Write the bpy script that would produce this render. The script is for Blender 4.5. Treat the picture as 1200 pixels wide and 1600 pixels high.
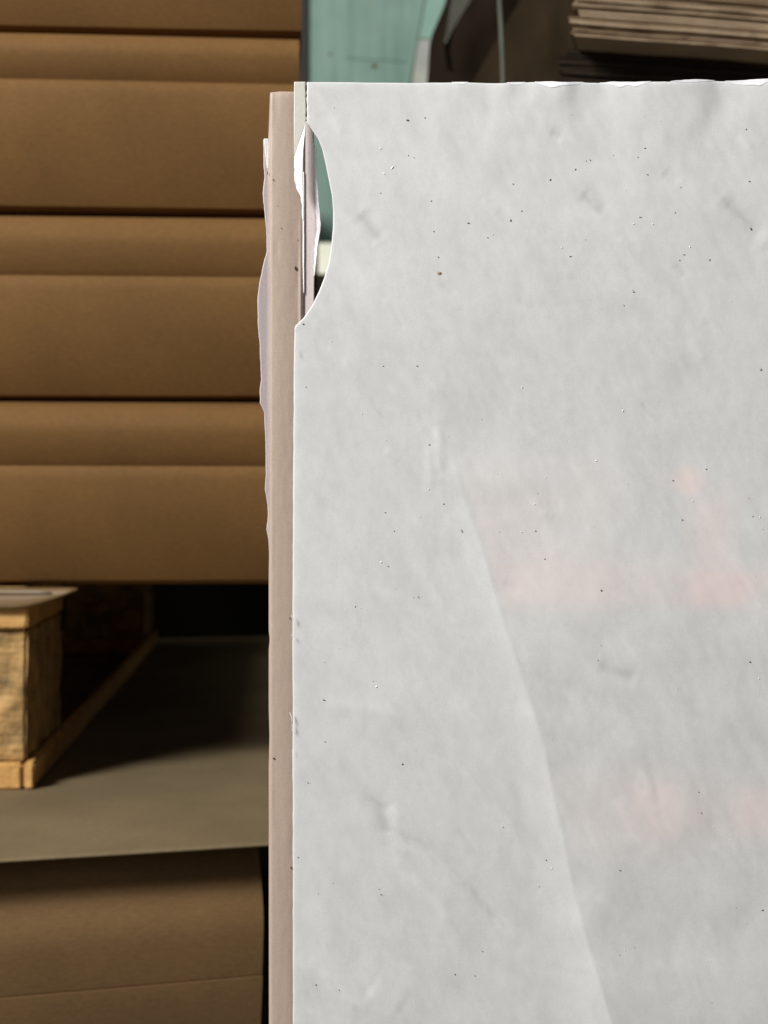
import bpy, bmesh, math, random
import numpy as np
from mathutils import Vector, noise
random.seed(7)
R = math.radians
S = bpy.context.scene
C = S.collection
for o in list(bpy.data.objects): bpy.data.objects.remove(o)

# ------------------------------------------------------------------ camera, world, lamps, exposure
F = 2300.0            # focal length in photograph pixels (a 2x phone shot)
CH = 0.36             # camera height above the floor
HX, HY = 600.0, 775.0 # principal column / horizon row
cam = bpy.data.cameras.new('camera'); camo = bpy.data.objects.new('camera', cam); C.objects.link(camo)
camo.location = (0, 0, CH); camo.rotation_euler = (R(90), 0, 0)
cam.sensor_fit = 'VERTICAL'; cam.sensor_height = 36; cam.lens = F / 1600 * 36
cam.shift_y = -25 / 1600
cam.clip_start = 0.01; cam.clip_end = 60
cam.dof.use_dof = True; cam.dof.focus_distance = 0.60; cam.dof.aperture_fstop = 13
S.camera = camo
S.render.engine = 'CYCLES'
W = bpy.data.worlds.new('World'); S.world = W; W.use_nodes = True
W.node_tree.nodes['Background'].inputs[0].default_value = (0.93, 0.95, 1.0, 1)
W.node_tree.nodes['Background'].inputs[1].default_value = 0.02
def area(name, loc, aim, size, power, col):
    l = bpy.data.lights.new(name, 'AREA'); l.shape = 'RECTANGLE'; l.size, l.size_y = size
    l.energy = power; l.color = col
    o = bpy.data.objects.new(name, l); C.objects.link(o); o.location = loc
    o.rotation_euler = (Vector(aim) - Vector(loc)).to_track_quat('-Z', 'Y').to_euler()
    return o
area('doorway_daylight', (-1.40, -0.50, 1.70), (0.05, 0.65, 0.35), (0.6, 0.8), 80, (1.0, 0.98, 0.95))
area('front_fill', (0.35, -1.5, 1.3), (0.1, 0.6, 0.35), (1.4, 1.0), 4, (0.95, 0.98, 1.0))  # weak fill light added behind the camera, no visible source
area('rear_fill', (0.55, 1.25, 2.3), (-0.05, 2.1, 0.5), (0.4, 0.4), 4.5, (1.0, 0.97, 0.92))  # unseen overhead light added to lift the door and soften shadows
vs = S.view_settings; vs.view_transform = 'Standard'; vs.look = 'None'; vs.exposure = 0; vs.gamma = 1
vs.use_curve_mapping = False

# ------------------------------------------------------------------ helpers
def pt(x, y, D): return Vector(((x - HX) / F * D, D, CH - (y - HY) / F * D))
def tag(o, label=None, cat=None, group=None, kind=None):
    if label: o['label'] = label
    if cat: o['category'] = cat
    if group: o['group'] = group
    if kind: o['kind'] = kind
    return o
def empty(name, loc=(0, 0, 0), rz=0):
    o = bpy.data.objects.new(name, None); C.objects.link(o); o.location = loc; o.rotation_euler = (0, 0, rz)
    o.empty_display_size = 0.02
    return o
def mesh(name, verts, faces, mat, parent=None, smooth=False):
    me = bpy.data.meshes.new(name); me.from_pydata([tuple(v) for v in verts], [], faces)
    me.materials.append(mat)
    if smooth:
        for p in me.polygons: p.use_smooth = True
    me.update()
    o = bpy.data.objects.new(name, me); C.objects.link(o)
    if parent: o.parent = parent
    return o
def box(name, lo, hi, mat, parent=None, bevel=0.0, wob=0.0, seg=1):
    bm = bmesh.new(); bmesh.ops.create_cube(bm, size=1)
    for v in bm.verts:
        v.co = Vector([lo[i] + (v.co[i] + .5) * (hi[i] - lo[i]) for i in range(3)])
    if seg > 1:
        bmesh.ops.subdivide_edges(bm, edges=bm.edges[:], cuts=seg - 1, use_grid_fill=True)
    if bevel: bmesh.ops.bevel(bm, geom=bm.edges[:] if seg == 1 else [e for e in bm.edges if len(e.link_faces) == 2 and e.calc_face_angle() > .5], offset=bevel, segments=2, affect='EDGES')
    if wob:
        for v in bm.verts: v.co += Vector(noise.noise_vector(v.co * 70 + Vector((lo[0] * 13, 3, 1)))) * wob
    me = bpy.data.meshes.new(name); bm.to_mesh(me); bm.free(); me.materials.append(mat)
    o = bpy.data.objects.new(name, me); C.objects.link(o)
    if parent: o.parent = parent
    return o
def solid(o, t, off=-1.0):
    m = o.modifiers.new('thick', 'SOLIDIFY'); m.thickness = t; m.offset = off; return m

def newmat(name):
    m = bpy.data.materials.new(name); m.use_nodes = True
    nt = m.node_tree; b = nt.nodes['Principled BSDF']
    return m, nt, b
def N(nt, t, **kw):
    n = nt.nodes.new(t)
    for k, v in kw.items():
        if k in n.inputs: n.inputs[k].default_value = v
        else: setattr(n, k, v)
    return n
def ramp(nt, src, stops):
    r = N(nt, 'ShaderNodeValToRGB'); e = r.color_ramp.elements
    while len(e) < len(stops): e.new(.5)
    for i, (p, c) in enumerate(stops): e[i].position = p; e[i].color = (*c, 1)
    nt.links.new(src, r.inputs[0]); return r
def mapping(nt, scale, rot=(0, 0, 0)):
    tc = N(nt, 'ShaderNodeTexCoord'); mp = N(nt, 'ShaderNodeMapping')
    mp.inputs['Scale'].default_value = scale; mp.inputs['Rotation'].default_value = rot
    nt.links.new(tc.outputs['Object'], mp.inputs[0]); return mp.outputs[0]
def noise_n(nt, vec, scale, detail=4, rough=.55):
    n = N(nt, 'ShaderNodeTexNoise'); n.inputs['Scale'].default_value = scale
    n.inputs['Detail'].default_value = detail; n.inputs['Roughness'].default_value = rough
    nt.links.new(vec, n.inputs['Vector']); return n.outputs['Fac']
def mixc(nt, fac, a, b, mode='MIX'):
    m = N(nt, 'ShaderNodeMix', data_type='RGBA', blend_type=mode)
    for s, k in ((fac, 0), (a, 6), (b, 7)):
        if hasattr(s, 'links'): nt.links.new(s, m.inputs[k])
        elif isinstance(s, (int, float)): m.inputs[k].default_value = s
        else: m.inputs[k].default_value = (*s, 1)
    return m.outputs[2]
def bump(nt, b, h, strength, dist):
    bp = N(nt, 'ShaderNodeBump'); bp.inputs['Strength'].default_value = strength; bp.inputs['Distance'].default_value = dist
    nt.links.new(h, bp.inputs['Height']); nt.links.new(bp.outputs[0], b.inputs['Normal'])

def kraft(name, col, var=.25, rough=.8):
    m, nt, b = newmat(name)
    v = mapping(nt, (1, 1, 1)); vf = mapping(nt, (.25, 1, 1))
    big = noise_n(nt, v, 9, 3); fib = noise_n(nt, vf, 900, 3); grain = noise_n(nt, v, 420, 2)
    lo = tuple(c * (1 - var) for c in col); hi = tuple(min(1, c * (1 + var)) for c in col)
    c1 = ramp(nt, big, [(.3, lo), (.7, hi)]).outputs[0]
    g = ramp(nt, fib, [(.3, (.87, .86, .85)), (.7, (1.09, 1.09, 1.09))]).outputs[0]
    g2 = ramp(nt, grain, [(.35, (.96, .96, .96)), (.65, (1.03, 1.03, 1.03))]).outputs[0]
    c2 = mixc(nt, 1.0, c1, g, 'MULTIPLY'); c3 = mixc(nt, 1.0, c2, g2, 'MULTIPLY')
    nt.links.new(c3, b.inputs['Base Color']); b.inputs['Roughness'].default_value = rough
    b.inputs['Specular IOR Level'].default_value = .3
    bump(nt, b, fib, .08, .0003)
    return m
M_kraft = kraft('kraft_board', (.176, .089, .026), .12)
M_kraft_low = kraft('kraft_board_plain', (.195, .112, .046), .12)
M_olive = kraft('olive_board', (.185, .138, .074), .15)
M_tan = None

def wood(name, a, b_, c):
    m, nt, b = newmat(name)
    v = mapping(nt, (1, 1, 1)); vg = mapping(nt, (3, 40, 40))
    n1 = noise_n(nt, v, 38, 5, .65); n2 = noise_n(nt, vg, 8, 4)
    c1 = ramp(nt, n1, [(.32, c), (.5, b_), (.66, a)]).outputs[0]
    c2 = mixc(nt, .35, c1, ramp(nt, n2, [(.3, c), (.7, a)]).outputs[0])
    nt.links.new(c2, b.inputs['Base Color']); b.inputs['Roughness'].default_value = .75
    bump(nt, b, n1, .7, .006)
    return m
M_wood = wood('pallet_board_wood', (.78, .46, .16), (.66, .37, .115), (.42, .21, .06))
M_block = wood('pallet_block_wood', (.74, .45, .17), (.42, .25, .085), (.075, .052, .026))

# ------------------------------------------------------------------ setting
m, nt, b = newmat('concrete')
v = mapping(nt, (1, 1, 1))
nt.links.new(ramp(nt, noise_n(nt, v, 6, 8, .7), [(.3, (.12, .115, .105)), (.7, (.24, .23, .21))]).outputs[0], b.inputs['Base Color'])
b.inputs['Roughness'].default_value = .9; M_conc = m
fl = mesh('floor', [(-8, -4, 0), (8, -4, 0), (8, 8, 0), (-8, 8, 0)], [(0, 1, 2, 3)], M_conc)
tag(fl, kind='structure')
m, nt, b = newmat('pale_wall_paint')
v = mapping(nt, (1, 1, 1))
nt.links.new(ramp(nt, noise_n(nt, v, 5, 6), [(.3, (.52, .51, .41)), (.7, (.64, .62, .51))]).outputs[0], b.inputs['Base Color'])
b.inputs['Roughness'].default_value = .8; M_wall = m
wl = box('wall', (-4, 2.45, 0.0), (4, 2.6, 2.6), M_wall); tag(wl, kind='structure')
M_shade_panel = newmat('wall_shade_colour')[0]; M_shade_panel.node_tree.nodes['Principled BSDF'].inputs['Base Color'].default_value = (.020, .017, .013, 1)
dd = box('wall_shade_panel', (-4, 2.435, 0.0), (-.14, 2.4495, .56), M_shade_panel); tag(dd, kind='structure')  # dark panel added on the wall to stand in for shade under the stack

# ------------------------------------------------------------------ folded cardboard bundles
def bundle(name, width, depth, H, crease, prof_up, prof_lo, mat, seed):
    """folded board bundle: local origin at front right bottom corner, x to the left negative, y depth"""
    root = empty(name)
    nx = 70
    def panel(pname, z0, z1, prof, n):
        V, Fc = [], []
        xs = [-width * (i / nx) for i in range(nx + 1)]
        ring = []
        for k in range(n + 1):
            t = k / n
            ring.append((prof(t), z0 + (z1 - z0) * t))
        full = ring + [(depth, z1), (depth, z0)]
        m_ = len(full)
        for i, x in enumerate(xs):
            for k, (p, z) in enumerate(full):
                fr = k <= n
                w = (noise.noise(Vector((x * 3.1, z * 6, seed))) * .0022 + noise.noise(Vector((x * 11, z * 20, seed + 9))) * .0006) if fr else 0
                wz = noise.noise(Vector((x * 2.3, seed * 3.3, z * 3))) * .0010 if 0 < k < n else 0
                V.append((x, p + w, z + wz))
        for i in range(nx):
            for k in range(m_):
                a = i * m_ + k; b2 = i * m_ + (k + 1) % m_
                Fc.append((a, b2, b2 + m_, a + m_))
        Fc.append(tuple(range(m_ - 1, -1, -1))); Fc.append(tuple(nx * m_ + k for k in range(m_)))
        o = mesh(pname, V, Fc, mat, root, smooth=False)
        for p_ in o.data.polygons:
            if len(p_.vertices) == 4: p_.use_smooth = True
        es = o.modifiers.new('sharp', 'EDGE_SPLIT'); es.split_angle = R(40)
        bpy.context.view_layer.update()
        return o
    zc = H * (1 - crease)
    panel('lower_fold', 0.0, zc - .0006, prof_lo, 22)
    panel('upper_fold', zc, H - .001, prof_up, 16)
    return root
# profile offsets (metres behind the front plane) from bottom t=0 to top t=1
def lo_prof(t):      # curls under strongly at the bottom
    u = 1 - t
    return .0035 * (1 - min(1, u / .08)) ** 2 + .027 * max(0, (u - .06) / .94) ** 1.9 + .012 * max(0, (u - .95) / .05) ** 2
def up_prof(t):
    u = 1 - t
    return .002 + .012 * max(0, 1 - u / .5) ** 2 + .020 * max(0, 1 - u / .10) ** 1.6 + .0095 * max(0, (u - .36) / .64) ** 1.8
A = R(3.9)
SD = 1.03
top_edges = [917.5, 622, 324.5, 42, -245]
labels = ['lowest folded brown cardboard bundle of the tall stack, resting on the pallet',
          'folded brown cardboard bundle second from the pallet in the tall stack',
          'folded brown cardboard bundle third from the pallet, level with the torn sheet corner',
          'uppermost folded brown cardboard bundle cut off by the picture edge']
for i in range(4):
    z0 = CH - (top_edges[i] - HY) / F * SD; z1 = CH - (top_edges[i + 1] - HY) / F * SD
    bn = bundle('cardboard_bundle', .62, 1.13, z1 - z0, .355 if i != 2 else .30, up_prof, lo_prof, M_kraft, i * 5.7 + 1)
    bn.location = (-.0585 + (-.0006, .0012, -.001, .0014)[i], SD + .003 + (.0, .001, -.001, -.006)[i], z0); bn.rotation_euler = (0, 0, A)
    bn.rotation_euler = (0, (.0012, -.0022, .0015, -.001)[i], A + (0, .004, -.003, .005)[i])
    tag(bn, labels[i], 'cardboard', 'folded bundles of the tall cardboard stack')
ZB = CH - (917.5 - HY) / F * SD      # underside of the stack

# lower bundle and the broad sheet lying on it
ZT = CH - .206
BA = R(15)
bn = bundle('cardboard_bundle', .62, .9, ZT - .0022, .535,
            lambda t: .001 + .026 * max(0, (t - .35) / .65) ** 1.7 + .007 * (1 - t) ** 2.4,
            lambda t: .0065 + .016 * (1 - t) ** 1.2, M_kraft_low, 33.3)
bn.location = (-.0715, .882, 0); bn.rotation_euler = (0, 0, BA)
tag(bn, 'folded brown cardboard bundle under the olive sheet and the pallet', 'cardboard', 'folded bundles under the pallet')
sheet_root = empty('cardboard_sheet', (-.0715, .872, ZT - .0045), BA)
nx, ny = 40, 40
V, Fc = [], []
for j in range(ny + 1):
    for i in range(nx + 1):
        x = -.62 + (.62 + .30) * i / nx; y = 1.28 * (j / ny) ** 1.4
        V.append((x, y + (noise.noise(Vector((x * 9, 0, 4))) * .002 if j == 0 else 0), .0042))
for j in range(ny):
    for i in range(nx):
        a = j * (nx + 1) + i; Fc.append((a, a + 1, a + nx + 2, a + nx + 1))
o = mesh('top_face', V, Fc, M_olive, sheet_root, True); solid(o, .0014)
tag(sheet_root, 'broad flat olive brown cardboard sheet lying beneath the pallet', 'cardboard')

# ------------------------------------------------------------------ pallet
pal = empty('pallet', (-.2535, 1.036, ZT), A)
tag(pal, 'rough wooden pallet with knotty block carrying the tall cardboard stack', 'pallet')
PH = ZB - ZT
for y0, y1 in ((-.003, .172), (.885, 1.015)):
    box('bottom_board', (-.54, y0, .0002), (-.001, y1, .0185), M_wood, pal, .0015, .0008, 6)
    for x1 in (0.0, -.44):
        box('block', (x1 - .10, y0 + .006, .0187), (x1 + .0008, y1 - .003, PH - .0302), M_block, pal, .002, .0022, 20)
    box('deck_board', (-.54, y0 + .001, PH - .030), (.0025, y1, PH - .0105), M_wood, pal, .0015, .0012, 8)
    box('deck_board', (-.54, y0 + .004, PH - .0103), (.0015, y1, PH - .0006), M_block, pal, .0012, .0006, 6)
box('side_slat', (.0006, -.004, .0002), (.0075, 1.015, .0190), M_wood, pal, .0015, .0006, 6)
# liner sagging over the front of the pallet
V, Fc = [], []
n = 40
for i in range(n + 1):
    x = -.30 + .338 * i / n
    edge = 1.0 if x < -.005 else max(0.0, 1 - ((x + .005) / .044) ** 1.5)
    d = .0135 * edge + .0015 + noise.noise(Vector((x * 30, 1, 2))) * .0006
    for k in range(7):
        t = k / 6
        V.append((x, -.0045 - .0035 * math.sin(t * 2.2) + (.004 if k == 0 else 0), PH - .0004 - d * t))
for i in range(n):
    for k in range(6):
        a = i * 7 + k; Fc.append((a, a + 1, a + 8, a + 7))
m, nt, b = newmat('liner_paper'); b.inputs['Base Color'].default_value = (.20, .125, .055, 1); b.inputs['Roughness'].default_value = .5
ln = mesh('liner_sheet', V, Fc, m, None, True); ln.location = pal.location; ln.rotation_euler = pal.rotation_euler
solid(ln, .0008)
tag(ln, 'thin brown liner paper sagging between the pallet and the stack', 'paper')
m, nt, b = newmat('liner_edge'); b.inputs['Base Color'].default_value = (.36, .31, .24, 1); b.inputs['Roughness'].default_value = .3
V, Fc = [], []
for i in range(n + 1):
    x = -.30 + .32 * i / n
    z = PH - .0016 - .0025 * max(0, (x + .06) / .12) ** 2
    V += [(x, -.0090, z), (x, -.0094, z - .0011)]
for i in range(n): Fc.append((2 * i, 2 * i + 1, 2 * i + 3, 2 * i + 2))
o = mesh('folded_edge', V, Fc, m, ln, True); solid(o, .0004)

# ------------------------------------------------------------------ far right: green panel, drape, cord, sheet pile
m, nt, b = newmat('mint_green_paint')
v = mapping(nt, (1, 1, 1)); vs_ = mapping(nt, (55, 1, 2.2))
st = noise_n(nt, vs_, 1, 4); bl_ = noise_n(nt, v, 14, 5)
c1 = ramp(nt, st, [(.34, (.17, .295, .243)), (.6, (.255, .41, .345))]).outputs[0]
rust = ramp(nt, noise_n(nt, mapping(nt, (20, 1, 5), (0, R(12), 0)), 1.0, 4), [(.60, (0, 0, 0)), (.75, (.75, .75, .75))]).outputs[0]
c2 = mixc(nt, rust, c1, (.26, .27, .15))
c3 = mixc(nt, 1.0, c2, ramp(nt, bl_, [(.3, (.86, .86, .86)), (.7, (1.08, 1.08, 1.08))]).outputs[0], 'MULTIPLY')
nt.links.new(c3, b.inputs['Base Color']); b.inputs['Roughness'].default_value = .5
M_mint = m
def plain(name, col, rough=.7, var=.2, sc=40):
    m, nt, b = newmat(name); v = mapping(nt, (1, 1, 1))
    nt.links.new(ramp(nt, noise_n(nt, v, sc, 4), [(.3, tuple(c * (1 - var) for c in col)), (.7, tuple(c * (1 + var) for c in col))]).outputs[0], b.inputs['Base Color'])
    b.inputs['Roughness'].default_value = rough; return m
M_dark = plain('dark_strip_brown', (.030, .022, .016)); M_rust = plain('rust', (.14, .11, .04))
M_mint_light = plain('mint_trim_paint', (.29, .48, .40), .5, .12, 12)
M_grime = plain('grimy_white_paint', (.50, .52, .46), .6, .15, 20)
M_olive_paint = plain('olive_paint', (.25, .235, .14), .6, .1, 8)
PD = 2.25; s2 = PD / F
def poly(name, pts, D, t, mat, parent, rel):
    """extruded outline given as (photo x, photo y) at distance D"""
    V = []
    for (x, y) in pts: V.append(pt(x, y, D) - rel)
    for (x, y) in pts: V.append(pt(x, y, D) + Vector((0, t, 0)) - rel)
    n = len(pts); Fc = [tuple(range(n - 1, -1, -1)), tuple(range(n, 2 * n))]
    for i in range(n): Fc.append((i, (i + 1) % n, n + (i + 1) % n, n + i))
    return mesh(name, V, Fc, mat, parent)
base = pt(570, HY, PD); base.z = 0; yb = HY + CH / s2
pn = empty('steel_door', base)
tag(pn, 'mint green painted steel door with rust streaks behind the torn sheet', 'door')
poly('door_leaf', [(479, -140), (663 + 24, -140), (640.5, 128), (637, 378), (479, 378)], PD, .03, M_mint, pn, base)
poly('door_leaf', [(479, 428), (637, 428), (637, yb - 1), (479, yb - 1)], PD, .03, M_olive_paint, pn, base)
poly('edge_strip', [(690.5, -140), (760, -140), (760, 60), (668, 62), (643.5, 62), (664, -1)][:6], PD - .004, .03, M_mint_light, pn, base) if False else None
poly('edge_strip', [(690, -140), (738, -140), (702, 0), (692, 60), (654.6, 60)], PD - .006, .028, M_mint_light, pn, base)
poly('edge_strip', [(654.2, 62), (700, 62), (700, 378), (641, 378), (643.5, 128)], PD - .006, .028, M_grime, pn, base)
poly('dark_strip', [(466, -140), (478.5, -140), (478.5, 380), (496, 380), (496, yb - 1), (466, yb - 1)], PD - .012, .05, M_dark, pn, base)  # plain dark strip along the left edge of the door
# rusty bolt and weld bead
bm = bmesh.new(); bmesh.ops.create_uvsphere(bm, u_segments=12, v_segments=8, radius=.0042)
for v_ in bm.verts: v_.co.y *= .5
me = bpy.data.meshes.new('bolt'); bm.to_mesh(me); bm.free(); me.materials.append(M_rust)
for (x, y, sc) in ((585, 103, 1.0), (516, 85, .6)):
    o = bpy.data.objects.new('bolt', me); C.objects.link(o); o.parent = pn; o.location = pt(x, y, PD) - base; o.scale = (sc, sc, sc)
V = []; Fc = []
for i in range(31):
    x = 540 + 95 * i / 30; c = pt(x, 90 + math.sin(i * 2.1) * .8 + .06 * (x - 540), PD) - base
    for k in range(6): V.append((c.x, c.y - .0016 * math.sin(k / 5 * math.pi), c.z + .0016 * math.cos(k / 5 * math.pi)))
for i in range(30):
    for k in range(5): a = i * 6 + k; Fc.append((a, a + 6, a + 7, a + 1))
mesh('weld_bead', V, Fc, M_mint, pn, True)
# cream slot with its own emission between the two door leaves
m, nt, b = newmat('cream_glow'); b.inputs['Base Color'].default_value = (.8, .8, .7, 1)
b.inputs['Emission Color'].default_value = (1.0, .985, .80, 1); b.inputs['Emission Strength'].default_value = .78
sl = poly('glowing_slot', [(497, 378.6), (636, 378.6), (636, 427.4), (497, 427.4)], PD + .012, .012, m, None, Vector((0, 0, 0)))
tag(sl, 'bright cream glowing slot seen through the hole beneath the green door', 'window')

# tarpaulin, its very low colour standing in for shade
def drape_mat(name, col, rough):
    m, nt, b = newmat(name); v = mapping(nt, (1, 1, .4), (0, R(25), 0))
    n1 = noise_n(nt, v, 30, 4)
    nt.links.new(ramp(nt, n1, [(.3, tuple(c * .7 for c in col)), (.7, tuple(c * 1.35 for c in col))]).outputs[0], b.inputs['Base Color'])
    b.inputs['Roughness'].default_value = rough; b.inputs['Specular IOR Level'].default_value = .12; bump(nt, b, n1, .3, .006); return m
M_tarp = drape_mat('shade_dark_tarpaulin', (.017, .0105, .006), .9)
DD = 1.75
def drape(name, left, right, y0, y1, D, mat, amp, seed, slope=.55):
    V, Fc = [], []; nr, nc = 70, 50
    for j in range(nr + 1):
        y = y0 + (y1 - y0) * j / nr; l, r_ = left(y), right(y)
        for i in range(nc + 1):
            x = l + (r_ - l) * i / nc
            q = (x + slope * y) / 26.0
            d = amp * (math.sin(q + 1.4 * noise.noise(Vector((q * .4, y * .004, seed)))) + 1.2 * noise.noise(Vector((x * .02, y * .008, seed + 5))))
            V.append(pt(x, y, D) + Vector((0, d, 0)))
    for j in range(nr):
        for i in range(nc):
            a = j * (nc + 1) + i; Fc.append((a, a + 1, a + nc + 2, a + nc + 1))
    o = mesh(name, V, Fc, mat, None, True); solid(o, .001, 1); return o
def interp(pts):
    ys = [p[1] for p in pts]; xs = [p[0] for p in pts]
    return lambda y: float(np.interp(y, ys, xs))
ydf = HY + CH / DD * F
# two lobes of the tarp that meet below a gap
tp = empty('tarpaulin', pt(760, ydf, DD))
tag(tp, 'crumpled tarpaulin coloured dark for shade, hanging between the green door and sheet pile', 'tarpaulin')
d1 = drape('hanging_fold', interp([(745, -200), (697, 0), (672, 58), (667, 130), (664, 400), (660, ydf)]),
           interp([(764, -200), (705, 0), (694.5, 66), (700, 120), (745, 130), (745, ydf)]), -200, ydf - 1, DD, M_tarp, .006, 1.0)
d2 = drape('hanging_fold', interp([(850, -200), (735, 0), (694.5, 66), (690, 130), (690, ydf)]),
           interp([(1000, -200), (960, 130), (960, ydf)]), -200, ydf - 1, DD + .016, M_tarp, .006, 4.0)
for d in (d1, d2):
    d.parent = tp; d.matrix_parent_inverse = tp.matrix_world.inverted(); d.location = -Vector(pt(760, ydf, DD)); d.matrix_parent_inverse.identity()
M_brownboard = drape_mat('shade_dark_board', (.034, .0225, .0115), .9)  # shade over the board put into its low colour
BD = 1.5; ybf = HY + CH / BD * F
bo = empty('leaning_board', pt(860, ybf, BD))
poly('board_face', [(838, -60), (930, -60), (930, ybf - 1), (700, ybf - 1), (700, 210), (736, 132), (812, 0)], BD, .012, M_brownboard, bo, Vector(bo.location))
tag(bo, 'board coloured dark for shade, with slanted edge, leaning behind the hanging cord', 'board')
# cord
cu = bpy.data.curves.new('cord', 'CURVE'); cu.dimensions = '3D'; cu.bevel_depth = .0021; cu.bevel_resolution = 3
sp = cu.splines.new('POLY'); cp = [(779, -90), (780.5, 0), (783, 45), (785.5, 100), (786, 128), (788, 300), (784, 700), (780, 1000), (781, HY + CH / 1.4 * F)]
sp.points.add(len(cp) - 1)
for p_, (x, y) in zip(sp.points, cp): p_.co = (*pt(x, y, 1.40), 1)
cu.materials.append(plain('cord_fibre', (.10, .115, .085), .6))
dg = bpy.data.objects.new('tmp', cu); C.objects.link(dg)
bpy.context.view_layer.update()
me = bpy.data.meshes.new_from_object(dg.evaluated_get(bpy.context.evaluated_depsgraph_get())); bpy.data.objects.remove(dg)
co = bpy.data.objects.new('cord', me); C.objects.link(co)
tag(co, 'thin grey green cord hanging in front of the dark brown board', 'cord')

# pile of corrugated sheets on a carton
PA = R(13)
M_cor = kraft('grey_kraft_edge', (.36, .255, .165), .28)
M_cor2 = kraft('grey_kraft_edge_pale', (.46, .34, .225), .3)
M_corb = kraft('brown_kraft_edge', (.23, .155, .09), .28)
M_cord = kraft('shade_dark_kraft', (.035, .023, .014), .25)  # shade of the lower sheets put into the kraft colour
px0 = pt(894, 0, 1.05)
car = empty('carton', (px0.x + .035, 1.075, 0), PA)
zc0 = .6445
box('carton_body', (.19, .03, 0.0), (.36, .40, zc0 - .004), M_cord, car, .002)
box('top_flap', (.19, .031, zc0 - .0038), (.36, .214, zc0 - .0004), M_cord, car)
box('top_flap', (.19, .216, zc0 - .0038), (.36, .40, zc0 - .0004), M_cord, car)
tag(car, 'dark brown carton supporting the pile of corrugated sheets', 'carton')
z = zc0; k = 0; pile = []
while z < .742:
    th = random.choice((.0018, .0022, .0026, .0030))
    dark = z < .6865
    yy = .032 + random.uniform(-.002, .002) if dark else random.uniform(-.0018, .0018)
    xo = random.uniform(-.004, .004) + (0.004 if z < .69 else 0) + (z - .69) * .12
    V = []; Fc = []; nseg = 60
    for i in range(nseg + 1):
        x = xo + .42 * i / nseg
        wz = noise.noise(Vector((x * 14, z * 90, 2))) * .0007 + noise.noise(Vector((x * 4, z * 60, 7))) * .0008
        wy = noise.noise(Vector((x * 55, z * 300, 5))) * .0012 + (noise.noise(Vector((x * 300, z * 300, 1))) * .0006)
        for (y, zz) in ((yy + wy, wz), (yy + wy * .3 + .0004, wz + th * .5), (yy + wy, wz + th - .0005), (.40, th - .0005), (.40, 0)):
            V.append((x if y < .3 else xo + .19 + (.42 - .19) * i / nseg, y, zz))
    for i in range(nseg):
        for q in range(5):
            a = i * 5 + q; b2 = i * 5 + (q + 1) % 5; Fc.append((a, a + 5, b2 + 5, b2))
    Fc.append(tuple(range(5))); Fc.append(tuple(nseg * 5 + q for q in range(4, -1, -1)))
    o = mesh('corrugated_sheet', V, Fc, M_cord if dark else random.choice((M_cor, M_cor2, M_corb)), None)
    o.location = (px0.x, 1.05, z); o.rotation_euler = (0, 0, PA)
    tag(o, 'corrugated sheet coloured dark for shade, low in the pile on the carton' if dark else 'pale frayed corrugated sheet edge high in the pile on the carton', 'cardboard', 'dark sheets of the pile' if dark else 'pale sheets of the pile')
    pile.append((o, dark)); z += th; k += 1

low = [o for o, d in pile if not d]; drk = [o for o, d in pile if d]
low[0]['label'] = 'lowest pale corrugated sheet, lying right on top of the dark sheets'
low[-1]['label'] = 'topmost pale corrugated sheet of the pile on the carton'
drk[-1]['label'] = 'uppermost dark corrugated sheet, directly beneath the pale sheets'

# ------------------------------------------------------------------ foreground torn sheets
s = .60 / F
ZF = HY + CH / s            # photo row where the sheet meets the floor
# --- front sheet relief (all lengths in photo pixels, positive towards the viewer)
def seg_d(X, Y, pts):
    best = np.full(X.shape, 1e9); side = np.zeros(X.shape); tt = np.zeros(X.shape)
    L = [0]
    for a, b_ in zip(pts[:-1], pts[1:]): L.append(L[-1] + math.dist(a, b_))
    for i, (a, b_) in enumerate(zip(pts[:-1], pts[1:])):
        dx, dy = b_[0] - a[0], b_[1] - a[1]; l2 = dx * dx + dy * dy
        t = np.clip(((X - a[0]) * dx + (Y - a[1]) * dy) / l2, 0, 1)
        ex, ey = X - (a[0] + t * dx), Y - (a[1] + t * dy)
        d = np.hypot(ex, ey); c = (dx * ey - dy * ex)
        mk = d < best; best = np.where(mk, d, best); side = np.where(mk, np.sign(c), side)
        tt = np.where(mk, (L[i] + t * math.sqrt(l2)) / L[-1], tt)
    return best, side, tt
def vnoise(X, Y, sx, sy, seed, ang=0.0, octv=3):
    """value noise, vectorised, periodicity-free"""
    c, sn = math.cos(ang), math.sin(ang)
    U = (X * c + Y * sn) / sx; Vv = (-X * sn + Y * c) / sy
    out = np.zeros(X.shape); amp = 1.0
    rng = np.random.RandomState(seed); T = rng.rand(256, 256)
    for o_ in range(octv):
        iu = np.floor(U).astype(int); iv = np.floor(Vv).astype(int); fu = U - iu; fv = Vv - iv
        fu = fu * fu * fu * (fu * (fu * 6 - 15) + 10); fv = fv * fv * fv * (fv * (fv * 6 - 15) + 10)
        g = lambda a, b_: T[a % 256, b_ % 256]
        out += amp * ((g(iu, iv) * (1 - fu) + g(iu + 1, iv) * fu) * (1 - fv) + (g(iu, iv + 1) * (1 - fu) + g(iu + 1, iv + 1) * fu) * fv - .5)
        U = U * 2.03 + 17.3; Vv = Vv * 2.03 + 5.1; amp *= .5
    return out
WEDGE = [(690, 640), (716, 750), (750, 850), (790, 985), (826, 1090), (850, 1170), (870, 1270), (895, 1390), (925, 1500), (955, 1600), (1010, 1760)]
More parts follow.
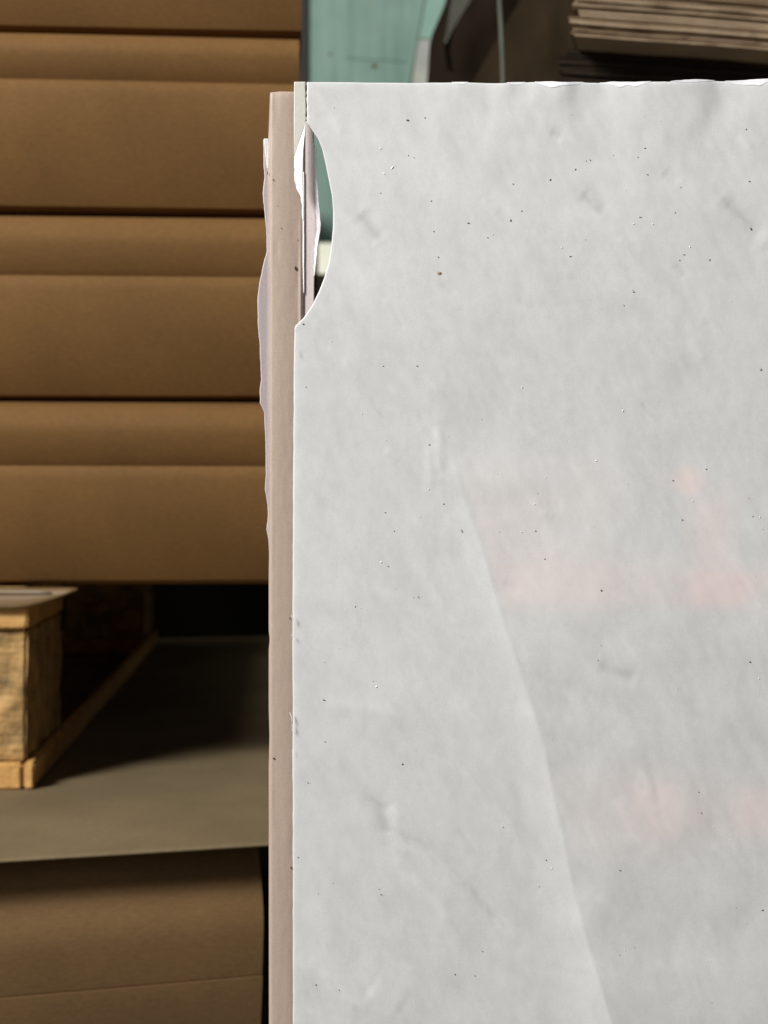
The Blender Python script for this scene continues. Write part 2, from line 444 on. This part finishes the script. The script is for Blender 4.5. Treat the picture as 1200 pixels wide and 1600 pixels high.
WR = [  # polyline, height, width
    ([(545, 1205), (560, 1235), (600, 1262), (610, 1300), (655, 1322), (695, 1352), (745, 1400), (775, 1440), (805, 1480)], -1.5, 9),
    ([(600, 1310), (640, 1370), (685, 1412), (715, 1470)], 1.3, 10),
    ([(598, 1250), (606, 1310)], -.9, 10),
    ([(455, 1490), (520, 1540), (580, 1590)], 1.4, 14),
    ([(575, 1540), (630, 1580)], 1.2, 16),
    ([(905, 300), (950, 335)], -1.1, 9), ([(1125, 305), (1160, 340), (1198, 382)], -1.7, 10), ([(1035, 268), (1062, 288)], -.8, 7),
    ([(560, 330), (598, 380)], -1.1, 10), ([(684, 660), (688, 745)], .9, 6), ([(670, 690), (672, 770)], .6, 5),
    ([(600, 700), (625, 722)], .7, 6), ([(690, 800), (735, 860), (750, 910)], .6, 8), ([(640, 830), (668, 900), (700, 965)], .7, 9),
    ([(560, 900), (640, 950), (700, 985)], .6, 10), ([(930, 1035), (1000, 1062)], -1.0, 10),
    ([(955, 1240), (985, 1290), (1010, 1330)], .7, 8), ([(1000, 1230), (1030, 1275)], .5, 7), ([(930, 1390), (980, 1440)], .6, 9),
    ([(500, 1100), (570, 1105), (640, 1122)], .6, 9), ([(860, 205), (880, 215)], -.9, 6),
]
_r = random.Random(12)
for i in range(46):      # faint short handling creases, mostly running down to the right
    x, y = _r.uniform(480, 1190), _r.uniform(170, 1590); L = _r.uniform(18, 85); a_ = R(_r.gauss(50, 9)); kx = _r.uniform(-6, 6)
    WR.append(([(x, y), (x + L * .5 * math.cos(a_) + kx, y + L * .5 * math.sin(a_)), (x + L * math.cos(a_), y + L * math.sin(a_))], _r.choice((-1, 1, 1)) * _r.uniform(.15, .5), _r.uniform(3.5, 7)))
def relief(X, Y):
    h = np.zeros(X.shape)
    # fluting of the top edge, dying out downwards
    ph = X / 27 + 1.8 * vnoise(X, Y * 0 + 3, 90, 50, 11, 0, 2)
    grow = np.clip((X - 560) / 300, .12, 1)
    h += 4.0 * grow * np.sin(ph) * np.exp(-np.clip(Y - 128, 0, None) / 26)
    h += 7.5 * grow * vnoise(X, Y, 62, 95, 5, 0, 2) * np.exp(-np.clip(Y - 128, 0, None) / 75)
    h += 2.0 * np.exp(-np.clip(Y - 126, 0, None) / 5) * (-1)
    # long fold
    d, sd, t = seg_d(X, Y, WEDGE)
    u = -d * sd
    # sd>0 : left/right resolved below
    left = np.where(sd > 0, d, -d)
    amp = np.clip((Y - 640) / 260, 0, 1); amp = amp * amp * (3 - 2 * amp); amp = .55 * amp + .45 * np.clip((Y - 700) / 60, 0, 1) ** 2 * (3 - 2 * np.clip((Y - 700) / 60, 0, 1))
    wid = np.interp(Y, [700, 900, 1100, 1300, 1600], [16, 24, 30, 40, 56])
    prof = np.where(left > 0, .75 * np.clip(1 - np.abs(left) / (1.6 * wid), 0, 1) ** 1.9 + .25 * np.exp(-np.abs(left) / (2.5 * wid)), np.exp(-np.abs(left) / 600))
    h += .24 * wid * amp * prof * (1 + .5 * vnoise(X, Y, 130, 130, 44, 0, 2))
    for pts, a, w in WR:
        d, sd, t = seg_d(X, Y, pts)
        h += 1.25 * a * np.exp(-(d / (1.5 * w)) ** 2) * np.clip(np.sin(np.pi * np.clip(t, .06, .94)) * 1.6, 0, 1)
    h += 3.2 * vnoise(X, Y, 260, 95, 21, R(52), 1) + .9 * vnoise(X, Y, 90, 40, 24, R(48), 1)
    h += .75 * vnoise(X, Y, 60, 18, 22, R(52), 2)
    h += .16 * vnoise(X, Y, 17, 9, 23, R(40), 2)
    h += 6 * vnoise(X, Y, 420, 380, 31, 0, 1)
    return h
# --- outline of the left side with the half-moon hole
HOLE = [(479, 100), (479, 190), (484, 197), (490, 207), (497, 217), (503, 232), (508.5, 255), (513.5, 280), (518.5, 305), (520.5, 330), (520.2, 355), (517.5, 385), (513.5, 410), (507, 433), (498, 456), (487, 478), (474, 497), (461, 509.5), (460.2, 512), (459.8, 540)]
hy = [p[1] for p in HOLE]; hx = [p[0] for p in HOLE]
def left_edge(y):
    x = np.interp(y, hy, hx)
    x = np.where(y > 512, np.interp(y, [512, 560, 800, 1000, 1600, ZF], [460.2, 459.2, 457.5, 457, 457.5, 457]) + .7 * vnoise(y, y * 0, 22, 9, 3, 0, 2), x)
    return x + np.where(y < 190, 1.5 * vnoise(y, y * 0 + 9, 6, 3, 8, 0, 2), 0)
rows = np.concatenate([np.arange(128, 1620, 3.0), np.array([1650, 1700, 1780, 1880, 2000, ZF - .5])])
cols = np.concatenate([np.linspace(0, .03, 12)[:-1], np.linspace(.03, .865, 248)[:-1], np.linspace(.865, 1, 12)])
XR = 1330.0
Y0, T = np.meshgrid(rows, cols, indexing='ij')
XL = left_edge(Y0); X = XL + (XR - XL) * T
topw = np.interp(X, [479, 640, 700, 790, 835, 880, 960, 1040, 1085, 1120, 1135, 1180, 1330], [0, 1.2, .5, 1.5, -.5, 1.0, -.6, -1.0, -2.5, -3.2, -2.2, -3.5, -5]) + 1.6 * vnoise(X, X * 0, 26, 9, 77, 0, 3) * np.clip((X - 600) / 300, .2, 1)
Yp = Y0 + topw * np.exp(-(Y0 - 128) / 20)
Hh = relief(X, Yp) * np.clip((1800 - Yp) / 180, 0, 1)
Hh -= 0.9 * np.exp(-(X - XL) / 4.0) * np.where(Yp > 515, 1, .4)     # cut edges turn back a little
def to_world(X, Y, H, off=0.0):
    return np.stack([(X - HX) * s, .60 - H * s + off, CH - (Y - HY) * s], -1)
def grid_faces(nr, nc):
    idx = np.arange(nr * nc).reshape(nr, nc)
    return np.stack([idx[:-1, :-1], idx[1:, :-1], idx[1:, 1:], idx[:-1, 1:]], -1).reshape(-1, 4).tolist()
# faint pink reflection painted into the sheet's colour
def blurbox(X, Y, x0, x1, y0, y1, w, k=0.0):
    f = lambda a: 1 / (1 + np.exp(-a / w)); yy = Y + k * (X - x0)
    return f(X - x0) * f(x1 - X) * f(yy - y0) * f(y1 - yy)
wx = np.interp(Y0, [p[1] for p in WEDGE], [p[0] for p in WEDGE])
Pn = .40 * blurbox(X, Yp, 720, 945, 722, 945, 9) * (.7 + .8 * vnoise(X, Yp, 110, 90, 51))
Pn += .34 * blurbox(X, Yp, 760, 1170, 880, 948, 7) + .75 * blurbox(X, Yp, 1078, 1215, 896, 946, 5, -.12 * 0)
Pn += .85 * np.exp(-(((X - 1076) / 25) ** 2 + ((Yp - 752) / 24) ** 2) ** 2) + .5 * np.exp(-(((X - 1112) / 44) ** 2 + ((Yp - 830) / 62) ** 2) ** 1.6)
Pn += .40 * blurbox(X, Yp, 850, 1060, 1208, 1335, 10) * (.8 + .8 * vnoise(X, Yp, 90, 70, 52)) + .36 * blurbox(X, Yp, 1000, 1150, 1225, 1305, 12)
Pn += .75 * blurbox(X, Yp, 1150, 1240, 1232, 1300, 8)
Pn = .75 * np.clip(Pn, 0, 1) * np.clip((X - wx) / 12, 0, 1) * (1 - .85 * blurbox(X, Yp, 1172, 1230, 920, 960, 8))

GR = np.zeros(X.shape); SC = np.zeros(X.shape)  # tone along creases: hollows darker, ridges paler, plus cloudy darker mottling
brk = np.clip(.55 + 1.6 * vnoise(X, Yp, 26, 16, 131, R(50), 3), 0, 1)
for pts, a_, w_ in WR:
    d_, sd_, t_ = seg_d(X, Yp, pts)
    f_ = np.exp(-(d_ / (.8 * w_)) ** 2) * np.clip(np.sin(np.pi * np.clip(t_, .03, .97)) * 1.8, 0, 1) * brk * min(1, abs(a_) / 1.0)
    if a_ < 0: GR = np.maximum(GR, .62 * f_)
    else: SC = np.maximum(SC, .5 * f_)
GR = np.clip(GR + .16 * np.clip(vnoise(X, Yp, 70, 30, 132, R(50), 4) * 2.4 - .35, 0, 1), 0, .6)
m, nt, b = newmat('grey_white_coated_paper')
v = mapping(nt, (1, 1, 1)); vd = mapping(nt, (1, 1, .45), (0, R(-38), 0))
nb = noise_n(nt, v, 26, 5, .6); nm = noise_n(nt, vd, 170, 6, .68); nf = noise_n(nt, v, 1500, 2)
c1 = ramp(nt, nb, [(.32, (.660, .663, .662)), (.68, (.716, .718, .716))]).outputs[0]
c2 = mixc(nt, 1.0, c1, ramp(nt, nm, [(.3, (.948, .949, .95)), (.7, (1.04, 1.04, 1.038))]).outputs[0], 'MULTIPLY')
c3 = mixc(nt, 1.0, c2, ramp(nt, nf, [(.3, (.965, .965, .965)), (.7, (1.03, 1.03, 1.03))]).outputs[0], 'MULTIPLY')
ag = N(nt, 'ShaderNodeAttribute', attribute_name='crease_dark'); asf = N(nt, 'ShaderNodeAttribute', attribute_name='crease_pale')
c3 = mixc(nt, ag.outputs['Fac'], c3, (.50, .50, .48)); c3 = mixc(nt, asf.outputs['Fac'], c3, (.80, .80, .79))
at = N(nt, 'ShaderNodeAttribute', attribute_name='pink_reflection')
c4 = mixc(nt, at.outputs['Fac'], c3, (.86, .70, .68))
nt.links.new(c4, b.inputs['Base Color'])
b.inputs['Roughness'].default_value = .36; b.inputs['Specular IOR Level'].default_value = .5
bp1 = mixc(nt, .5, nm, nf)
bump(nt, b, nm, .08, .0005)
M_paper = m
def paper(name, col, rough, var=.06, sc=60, fine=1200):
    m, nt, b = newmat(name); v = mapping(nt, (1, 1, 1)); vv = mapping(nt, (1, 1, .25))
    n1 = noise_n(nt, vv, sc, 4); n2 = noise_n(nt, v, fine, 2)
    c1 = ramp(nt, n1, [(.3, tuple(c * (1 - var) for c in col)), (.7, tuple(min(1, c * (1 + var)) for c in col))]).outputs[0]
    c2 = mixc(nt, 1.0, c1, ramp(nt, n2, [(.3, (.93, .93, .93)), (.7, (1.05, 1.05, 1.05))]).outputs[0], 'MULTIPLY')
    nt.links.new(c2, b.inputs['Base Color']); b.inputs['Roughness'].default_value = rough
    bump(nt, b, n2, .15, .0002); return m
M_tan = paper('tan_paper', (.465, .362, .292), .5, .03)
M_mauve = paper('mauve_grey_paper', (.56, .48, .475), .45, .05)
M_white = paper('white_paper_core', (.88, .88, .90), .35, .03)
M_flap = paper('aged_flap_paper', (.66, .64, .58), .45, .05)
M_edge = paper('paper_cut_edge', (.60, .56, .50), .7, .05)

fs = empty('paper_sheet', ((760 - HX) * s, .60, 0))
tag(fs, 'large grey white coated paper sheet with half moon hole at its corner', 'paper')
rel = np.array(fs.location)
Wd = to_world(X, Yp, Hh) - rel
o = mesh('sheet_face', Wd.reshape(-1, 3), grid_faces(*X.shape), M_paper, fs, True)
o.data.materials.append(M_edge)
at_ = o.data.attributes.new('pink_reflection', 'FLOAT', 'POINT'); at_.data.foreach_set('value', Pn.reshape(-1).astype(np.float32))
for nm_, arr in (('crease_dark', GR), ('crease_pale', SC)):
    at_ = o.data.attributes.new(nm_, 'FLOAT', 'POINT'); at_.data.foreach_set('value', arr.reshape(-1).astype(np.float32))
md = solid(o, .00055); md.material_offset_rim = 1
# generic strip sheet: left / right outlines as functions of the row
def strip(name, rows, lf, rf, hf, D, mat, parent, nc=26, thick=.00035, topf=None, rim=None, skew=None):
    rows = np.asarray(rows, float); T = np.linspace(0, 1, nc)
    Yg, Tg = np.meshgrid(rows, T, indexing='ij')
    if skew: Yg = Yg + skew(Tg) * np.exp(-(Yg - rows[0]) / 95)
    L, Rr = lf(Yg), rf(Yg); Xg = L + (Rr - L) * Tg
    Yq = Yg + (topf(Xg) * np.exp(-(Yg - rows[0]) / 8) if topf else 0)
    Hg = hf(Xg, Yq)
    sD = D / F
    Wd = np.stack([(Xg - HX) * sD, D - Hg * sD, CH - (Yq - HY) * sD], -1)
    if parent: Wd = Wd - np.array(parent.location)
    o = mesh(name, Wd.reshape(-1, 3), grid_faces(*Xg.shape), mat, parent, True)
    if rim: o.data.materials.append(rim)
    md = solid(o, thick)
    if rim: md.material_offset_rim = 1
    return o
I = lambda pts: (lambda y: np.interp(y, [p[1] for p in pts], [p[0] for p in pts]))
zfl = lambda D: HY + CH / D * F - .5
# corner flap left of the tear, joined to the sheet at the top by the ragged tear
fl_l = I([(459.5, 128), (459, 190), (459.3, 245), (460, 300), (461, 330)])
fl_r0 = I([(477.5, 128), (478, 188), (476.5, 205), (474, 235), (473.2, 275), (473.5, 300), (474, 330)])
fl_r = lambda y: fl_r0(y) + np.where(y < 190, 1.6 * vnoise(y, y * 0 + 2, 5, 3, 19, 0, 2), 0)
def flap_h(X, Y):   # bends towards the light along a diagonal
    q = np.clip((Y - (246 - 2.9 * (X - 459))) / 1.0, 0, None)
    return -1.0 + .0 * X - .22 * np.clip(q, 0, 40) * np.clip((X - 459) / 15, 0, 1) - .10 * np.clip(q, 0, 60)
diag = I([(478.2, 100), (478.2, 190), (459.6, 246), (459.4, 330)])
strip('corner_flap', np.linspace(127.5, 246, 60), fl_l, lambda y: np.minimum(fl_r(y), np.where(y < 190, 999, diag(y))) , flap_h, .60, M_flap, fs, 12, .0004)
rag = lambda X: 5 * vnoise(X, X * 0, 5, 3, 41, 0, 2)
strip('torn_core', np.linspace(190, 345, 80), lambda y: np.minimum(np.where(y < 262, diag(y), I([(459.6, 262), (460.5, 284), (464, 296), (468.5, 304), (471.5, 318), (472.6, 345)])(y) + 1.2 * vnoise(y, y * 0, 7, 3, 95, 0, 2)), fl_r0(y) - .3), fl_r0,
      lambda X, Y: -1.0 + .33 * (X - np.minimum(diag(Y), 474)), .60, M_white, fs, 12, .0004)
# torn white lips along the top edge
for (x0, x1, dp, sd_) in ((706, 732, 3, 7), (792, 822, 6, 1), (836, 913, 12, 2), (938, 1018, 13, 3), (1048, 1118, 5, 4), (1134, 1214, 12, 5)):
    xs = np.linspace(x0, x1, 46)
    tw = np.interp(xs, [479, 640, 700, 790, 835, 880, 960, 1040, 1085, 1120, 1135, 1180, 1330], [0, 1.2, .5, 1.5, -.5, 1.0, -.6, -1.0, -2.5, -3.2, -2.2, -3.5, -5]) + 1.6 * vnoise(xs, xs * 0, 26, 9, 77, 0, 3) * np.clip((xs - 600) / 300, .2, 1)
    e = np.minimum(1, 3 * np.minimum(xs - x0, x1 - xs) / (x1 - x0))
    dep = (dp * (.75 + .8 * vnoise(xs, xs * 0 + sd_, 26, 7, 60 + sd_, 0, 2))) * e + .6
    V, Fc = [], []
    for k in range(7):
        t = k / 6
        yy = 127.2 + tw + dep * t
        hb = relief(xs, np.maximum(yy, 128))
        hh = hb + .13 + 0 * t * e
        for p in to_world(xs, yy, hh) - rel: V.append(tuple(p))
    nX = len(xs)
    o = mesh('torn_lip', V, grid_faces(7, nX), M_white, fs, True); solid(o, .00006)

# nicks, curled fibre on the left edge
def fibre(pts, r, D, parent, mat, name='loose_fibre'):
    V, Fc = [], []; P = [pt(x, y, D) - Vector(parent.location) for x, y in pts]
    for i, p in enumerate(P):
        rr = r * (1 - .6 * abs(2 * i / (len(P) - 1) - 1))
        tdir = (P[min(i + 1, len(P) - 1)] - P[max(i - 1, 0)]).normalized()
        a1 = tdir.cross(Vector((0, 1, 0))).normalized(); a2 = tdir.cross(a1)
        for q in range(5):
            a = q / 5 * 2 * math.pi; V.append(p + a1 * math.cos(a) * rr + a2 * math.sin(a) * rr)
    for i in range(len(P) - 1):
        for q in range(5): Fc.append((i * 5 + q, i * 5 + (q + 1) % 5, i * 5 + 5 + (q + 1) % 5, i * 5 + 5 + q))
    return mesh(name, V, Fc, mat, parent, True)
fibre([(452.5, 1113), (454.5, 1116), (455.8, 1121), (456.2, 1128)], .00028, .5985, fs, M_white)
fibre([(455.8, 1131), (457.2, 1137), (456.2, 1143)], .00022, .5985, fs, M_white)
fibre([(455, 991), (457, 993.5), (457.6, 997)], .00024, .5985, fs, M_white)
fibre([(455.5, 961), (457.4, 966), (457.4, 971)], .00026, .5985, fs, M_white)
fibre([(456.4, 1170), (456.8, 1178)], .0002, .5985, fs, M_white)
fibre([(461.2, 541), (461.4, 551)], .00022, .5985, fs, M_white)
# specks of dirt and lint lying on the sheet
def specks(name, lst, mat, seed):
    rng = random.Random(seed); V, Fc = [], []
    for (x, y, lx, ly, ang) in lst:
        h = float(relief(np.array([[x]]), np.array([[y]]))[0, 0])
        n0 = len(V); c, sn = math.cos(R(ang)), math.sin(R(ang)); n = 8
        for k in range(n):
            a = k / n * 2 * math.pi; rr = rng.uniform(.7, 1.15)
            dx, dy = .85 * lx * math.cos(a) * rr, .85 * ly * math.sin(a) * rr
            V.append(tuple(to_world(np.array(x + dx * c - dy * sn), np.array(y + dx * sn + dy * c), np.array(h + .3)) - rel))
        V.append(tuple(to_world(np.array(x), np.array(y), np.array(h + 1.3)) - rel))
        for k in range(n): Fc.append((n0 + (k + 1) % n, n0 + k, n0 + n))
    o = mesh(name, V, Fc, mat, fs); o['kind'] = 'stuff'; return o
DK = [(637, 188, 3.5, 1.6, 10), (664, 184, 1.8, 1, 0), (638, 243, 1.2, 1, 0), (647, 246.5, 1.2, 1, 0), (595, 302, 1.2, 1, 0), (674, 314.5, 1.4, 1.2, 0), (732, 349, 2.8, .9, 0), (678, 362, 1.8, .9, 0), (802, 287.5, 2, 1, 0), (815, 330, 1.3, 1, 0), (798, 345, 1.6, 2.2, 20), (762, 372, 1.6, .9, 0), (685, 402, 1.8, 1, 0),
      (599, 572, 1.3, 1, 0), (652, 572, 2, .9, 0), (474, 506.5, 2.4, 1.6, 10), (478, 604.5, 1.5, .9, 0), (916, 251.5, 1.5, .9, 40), (922.5, 250.5, 2, 1, 40), (1008, 231.5, 2.2, .9, 0), (997, 246, 1.2, 1, 0), (860, 281, 1.2, 2.4, 20), (899, 265, 1, 2.5, 40), (1012, 273, 1.6, .9, 0), (1064, 293, 1.2, 1, 0), (1171, 283.5, 2, 1.2, 0), (1174.5, 357.5, 1.6, 3.2, -30), (1166, 202, 1, 1.8, 20), (1055, 332.5, 1.3, 1.1, 0), (1000, 339.5, 2.8, .8, 0), (1069, 398, 1.8, .9, 0), (1062, 406.5, 1.4, 1, 0), (1109, 406, 1, 2.6, 20), (891, 401, 2.4, 1, -15), (990, 456.5, 2.8, .9, 0), (975, 477.5, 1.3, 1, 0),
      (671, 695, 2.2, .9, 0), (693.5, 787.5, 1.4, 1.8, 0), (602, 801, 1.6, .9, 0), (616, 830, 1.4, .9, 0), (606.5, 885, 1.9, 1.1, 30), (654, 933, 1.6, 1.2, 0), (506.5, 1094, 2.6, 1.2, 25), (555, 948, 1.6, .7, -30), (1104, 733, 1.6, 1.1, 0), (1052, 751, 2, .9, 0), (1066, 812.5, 2.1, 1.3, 10), (851, 873.5, 2, 1.1, 0), (939, 922.5, 2.4, 1.8, 30), (1171, 1034, 2.2, 1.4, 0), (1176, 807, 1.3, 1.2, 0), (837, 830, 2, 1, 30), (933.5, 1031, 1, .8, 0), (722, 830, 1, 4, -20),
      (508, 1159, 1.3, .9, 0), (629, 1194, 1.6, 1.6, 30), (481, 1223, 1.4, .9, 0), (595.5, 1397.5, 2.4, 1, 20), (754, 1486, 1.8, .9, 0), (711, 1522, 1.1, 1.7, 0), (742, 1524, 1.2, 1, 0), (494, 1538.5, 1.5, 1.2, 0), (530, 1546, 1.3, 1, 0), (466, 1340, 1.7, .9, 10), (853, 1342.5, 1.7, 1.2, 20), (967, 1357, 2, .9, 0), (1094, 1268.5, 1.5, .9, 0), (1090, 1236, 1.3, .9, 0), (1190, 1420.5, 2.2, .9, -15), (786, 1292, 1.3, 1, 0), (842, 1384.5, 1.1, .8, 0)]
LT = [(594.5, 232, 1.6, 2, 0), (613, 262, 1.7, 4.6, 38), (600, 271.5, 1.5, 4.4, -50), (990, 350, 2.2, 1.4, 0), (1020, 350, 2, 1.2, 40), (878, 387, 1.6, 1.2, 0), (1078, 386, 1.4, 1.8, 0), (816, 605, 1.5, 1.5, 0), (595.5, 878.5, 2.2, 1.6, 0), (588, 1073, 3, 1.8, -15), (670, 764.5, 1.3, 1.3, 0), (973.5, 642, 1.6, 2.8, 25), (932, 720, 2.4, 1.6, 0), (835, 788, 2.2, 1.4, 0), (1185, 1059.5, 1.5, 2, -20), (1187, 808, 1.6, 1.6, 0), (815, 831, 2.4, .9, 20), (517, 533, .9, 3, -30), (565, 646, 1.2, 1.2, 0), (861, 1355, 2, 1.4, 0), (1082, 783, 1.3, 1.6, 0), (655, 934, 1.2, 1, 0)]
rg = random.Random(3)
for i in range(22): DK.append((rg.uniform(475, 1195), rg.uniform(150, 1590), rg.uniform(.5, 1.0), rg.uniform(.4, .7), rg.uniform(-40, 40)))
for i in range(40): LT.append((rg.uniform(475, 1195), rg.uniform(150, 1590), rg.uniform(.5, 1.0), rg.uniform(.5, .8), rg.uniform(-40, 40)))
specks('dirt_specks', DK, plain('dirt', (.075, .068, .06), .9), 1)
specks('lint_specks', LT, M_white, 2)
M_brown = plain('brown_spot', (.33, .21, .13), .7)
specks('brown_spot', [(687, 427, 4.2, 3.4, 0)], M_brown, 5); specks('brown_spot', [(1189, 577.5, 3.2, 3.2, 0)], plain('grey_dent', (.40, .39, .36), .6), 9)

# --- tan sheet just behind
TD = .6045
ts = empty('paper_sheet', ((447 - HX) * TD / F, TD, 0))
tag(ts, 'narrow tan paper strip standing behind the grey white sheet', 'paper')
tl = I([(421.5, 142), (419, 215), (418.5, 262), (420, 330), (419.5, 400), (422, 470), (421, 540), (421, 760), (419.5, 900), (419.5, 985), (421, 1000), (419.5, 1015), (419.5, 1110), (420.5, 1150), (419.5, 1200), (419.8, 1600), (420, 2200)])
tr = I([(474.5, 142), (474.6, 280), (474.5, 440), (474, 520), (474, 2200)])
def tan_h(X, Y):
    u = np.clip((X - 420) / 54, 0, 1)
    h = 6 + 3.2 * np.sin(np.clip(u * 1.6 + .3, 0, 2) * math.pi / 2) - 1.5 * u ** 2
    h += -3.0 * np.exp(-((X - 420) / 2.5) ** 2)
    rid = np.interp(Y, [300, 440, 520, 600], [0, 2.2, 2.2, 0])
    h += rid * np.exp(-((X - 469.5) / 2.0) ** 2)
    h += .5 * vnoise(X, Y, 18, 160, 61, 0, 2) + .4 * vnoise(X, Y, 9, 26, 62, 0, 2)
    h += -3 * np.exp(-(Y - 142) / 7)
    return h - 9
rws = np.concatenate([np.arange(142, 1620, 4.0), [1700, 1850, 2000, zfl(TD)]])
strip('strip_face', rws, tl, tr, tan_h, TD, M_tan, ts, 34, .0002, topf=lambda X: 1.6 * (1 - np.clip((X - 421) / 15, 0, 1)), rim=M_white)
strip('torn_edge', np.linspace(268, 458, 60), lambda y: 472.7 + I([(0, 268), (0, 400), (1.2, 458)])(y) + .5 * vnoise(y, y * 0, 9, 3, 15, 0, 2), lambda y: 474.9 + .3 * vnoise(y, y * 0 + 3, 9, 3, 16, 0, 2),
      lambda X, Y: tan_h(X, Y) + .3 + .35 * (X - 472), TD, M_white, ts, 5, .0002)
specks2 = [(462, 419, 1.9, 3.4, 0), (440, 357, .8, .9, 0), (465, 375, .7, 1.2, 0), (427, 281, 1.6, .8, 0), (418, 270, .8, 2.6, 10), (434, 322, .7, .7, 0), (455, 1356, 1.2, 1.8, 0), (453, 966, 1.6, .8, -20), (428, 1185, 2, 1.2, 30)]
V, Fc = [], []
for (x, y, lx, ly, ang) in specks2:
    n0 = len(V); h = float(tan_h(np.array([[x]]), np.array([[y]]))[0, 0]) + 1.2; sD = TD / F
    for k in range(8):
        a = k / 8 * 2 * math.pi; V.append(Vector(((x + lx * math.cos(a) - HX) * sD, TD - h * sD, CH - (y + ly * math.sin(a) - HY) * sD)) - ts.location)
    Fc.append(tuple(range(n0 + 7, n0 - 1, -1)))
o = mesh('dirt_specks', V, Fc, plain('dark_dirt', (.05, .028, .02), .8), ts); o['kind'] = 'stuff'

# --- torn mauve-grey sheet at the back
GD = .6059
gs = empty('paper_sheet', ((455 - HX) * GD / F, GD, 0))
tag(gs, 'mauve grey paper sheet with ragged torn edges behind the tan strip', 'paper')
gl = I([(411.5, 218), (412, 262), (413.5, 276), (411.2, 292), (410.5, 303), (413, 330), (416.5, 362), (416.5, 393), (410, 420), (405, 445), (402.3, 470), (403, 505), (406, 540), (407.5, 575), (408.3, 592), (406, 612), (406.6, 630), (413, 645), (415, 690), (415.3, 742), (413.8, 765), (418, 788), (418.6, 806), (416.2, 828), (419.5, 845), (421, 880), (426, 1000), (428, 2200)])
gr0 = I([(488, 150), (490.5, 218), (491, 262), (493, 300), (495, 330), (496.5, 350), (496, 366), (493.5, 388), (491.8, 420), (491, 440), (490.5, 520), (490, 2200)])
gr = lambda y: gr0(y)
def g_h(X, Y):
    h = -.9 + .5 * vnoise(X, Y, 16, 120, 71, 0, 3)
    h += -7.5 * np.clip((413 - X) / 12, -1, 1) * 0 + 3.0 * np.clip((418 - X) / 14, 0, 1)
    h += 3.5 * np.clip((X - 476) / 16, 0, 1)
    return h
rws = np.concatenate([np.arange(189, 900, 3.0), np.arange(900, 1620, 20.0), [1700, 1850, 2000, zfl(GD)]])
strip('sheet_face', rws, lambda y: gl(y) + .7 * vnoise(y, y * 0 + 4, 7, 3, 83, 0, 2), gr, g_h, GD, M_mauve, gs, 48, .0004, rim=M_edge, skew=lambda T: 29 * np.clip((.78 - T) / .25, 0, 1))
# white torn fibre edges
strip('torn_edge', np.linspace(224, 432, 70), lambda y: gr0(y) - I([(1.5, 224), (2.0, 260), (2.5, 300), (1.5, 340), (1.4, 366), (1.6, 395), (1.0, 432)])(y) + .8 * vnoise(y, y * 0, 6, 3, 91, 0, 2),
      lambda y: gr0(y) + I([(-.6, 224), (3.6, 233), (3.0, 260), (4.2, 300), (4.6, 330), (5.0, 350), (4.2, 366), (2.6, 395), (.4, 432)])(y) + .9 * vnoise(y, y * 0 + 5, 5, 3, 92, 0, 2),
      lambda X, Y: g_h(X, Y) + 1.6 + .45 * (X - 490), GD, M_white, gs, 6, .0003)
strip('torn_edge', np.linspace(217, 264, 24), lambda y: I([(413, 217), (414.5, 240), (417.5, 264)])(y), I([(419.8, 217), (420, 264)]),
      lambda X, Y: g_h(X, Y) + 2.0, GD, M_white, gs, 6, .0003)
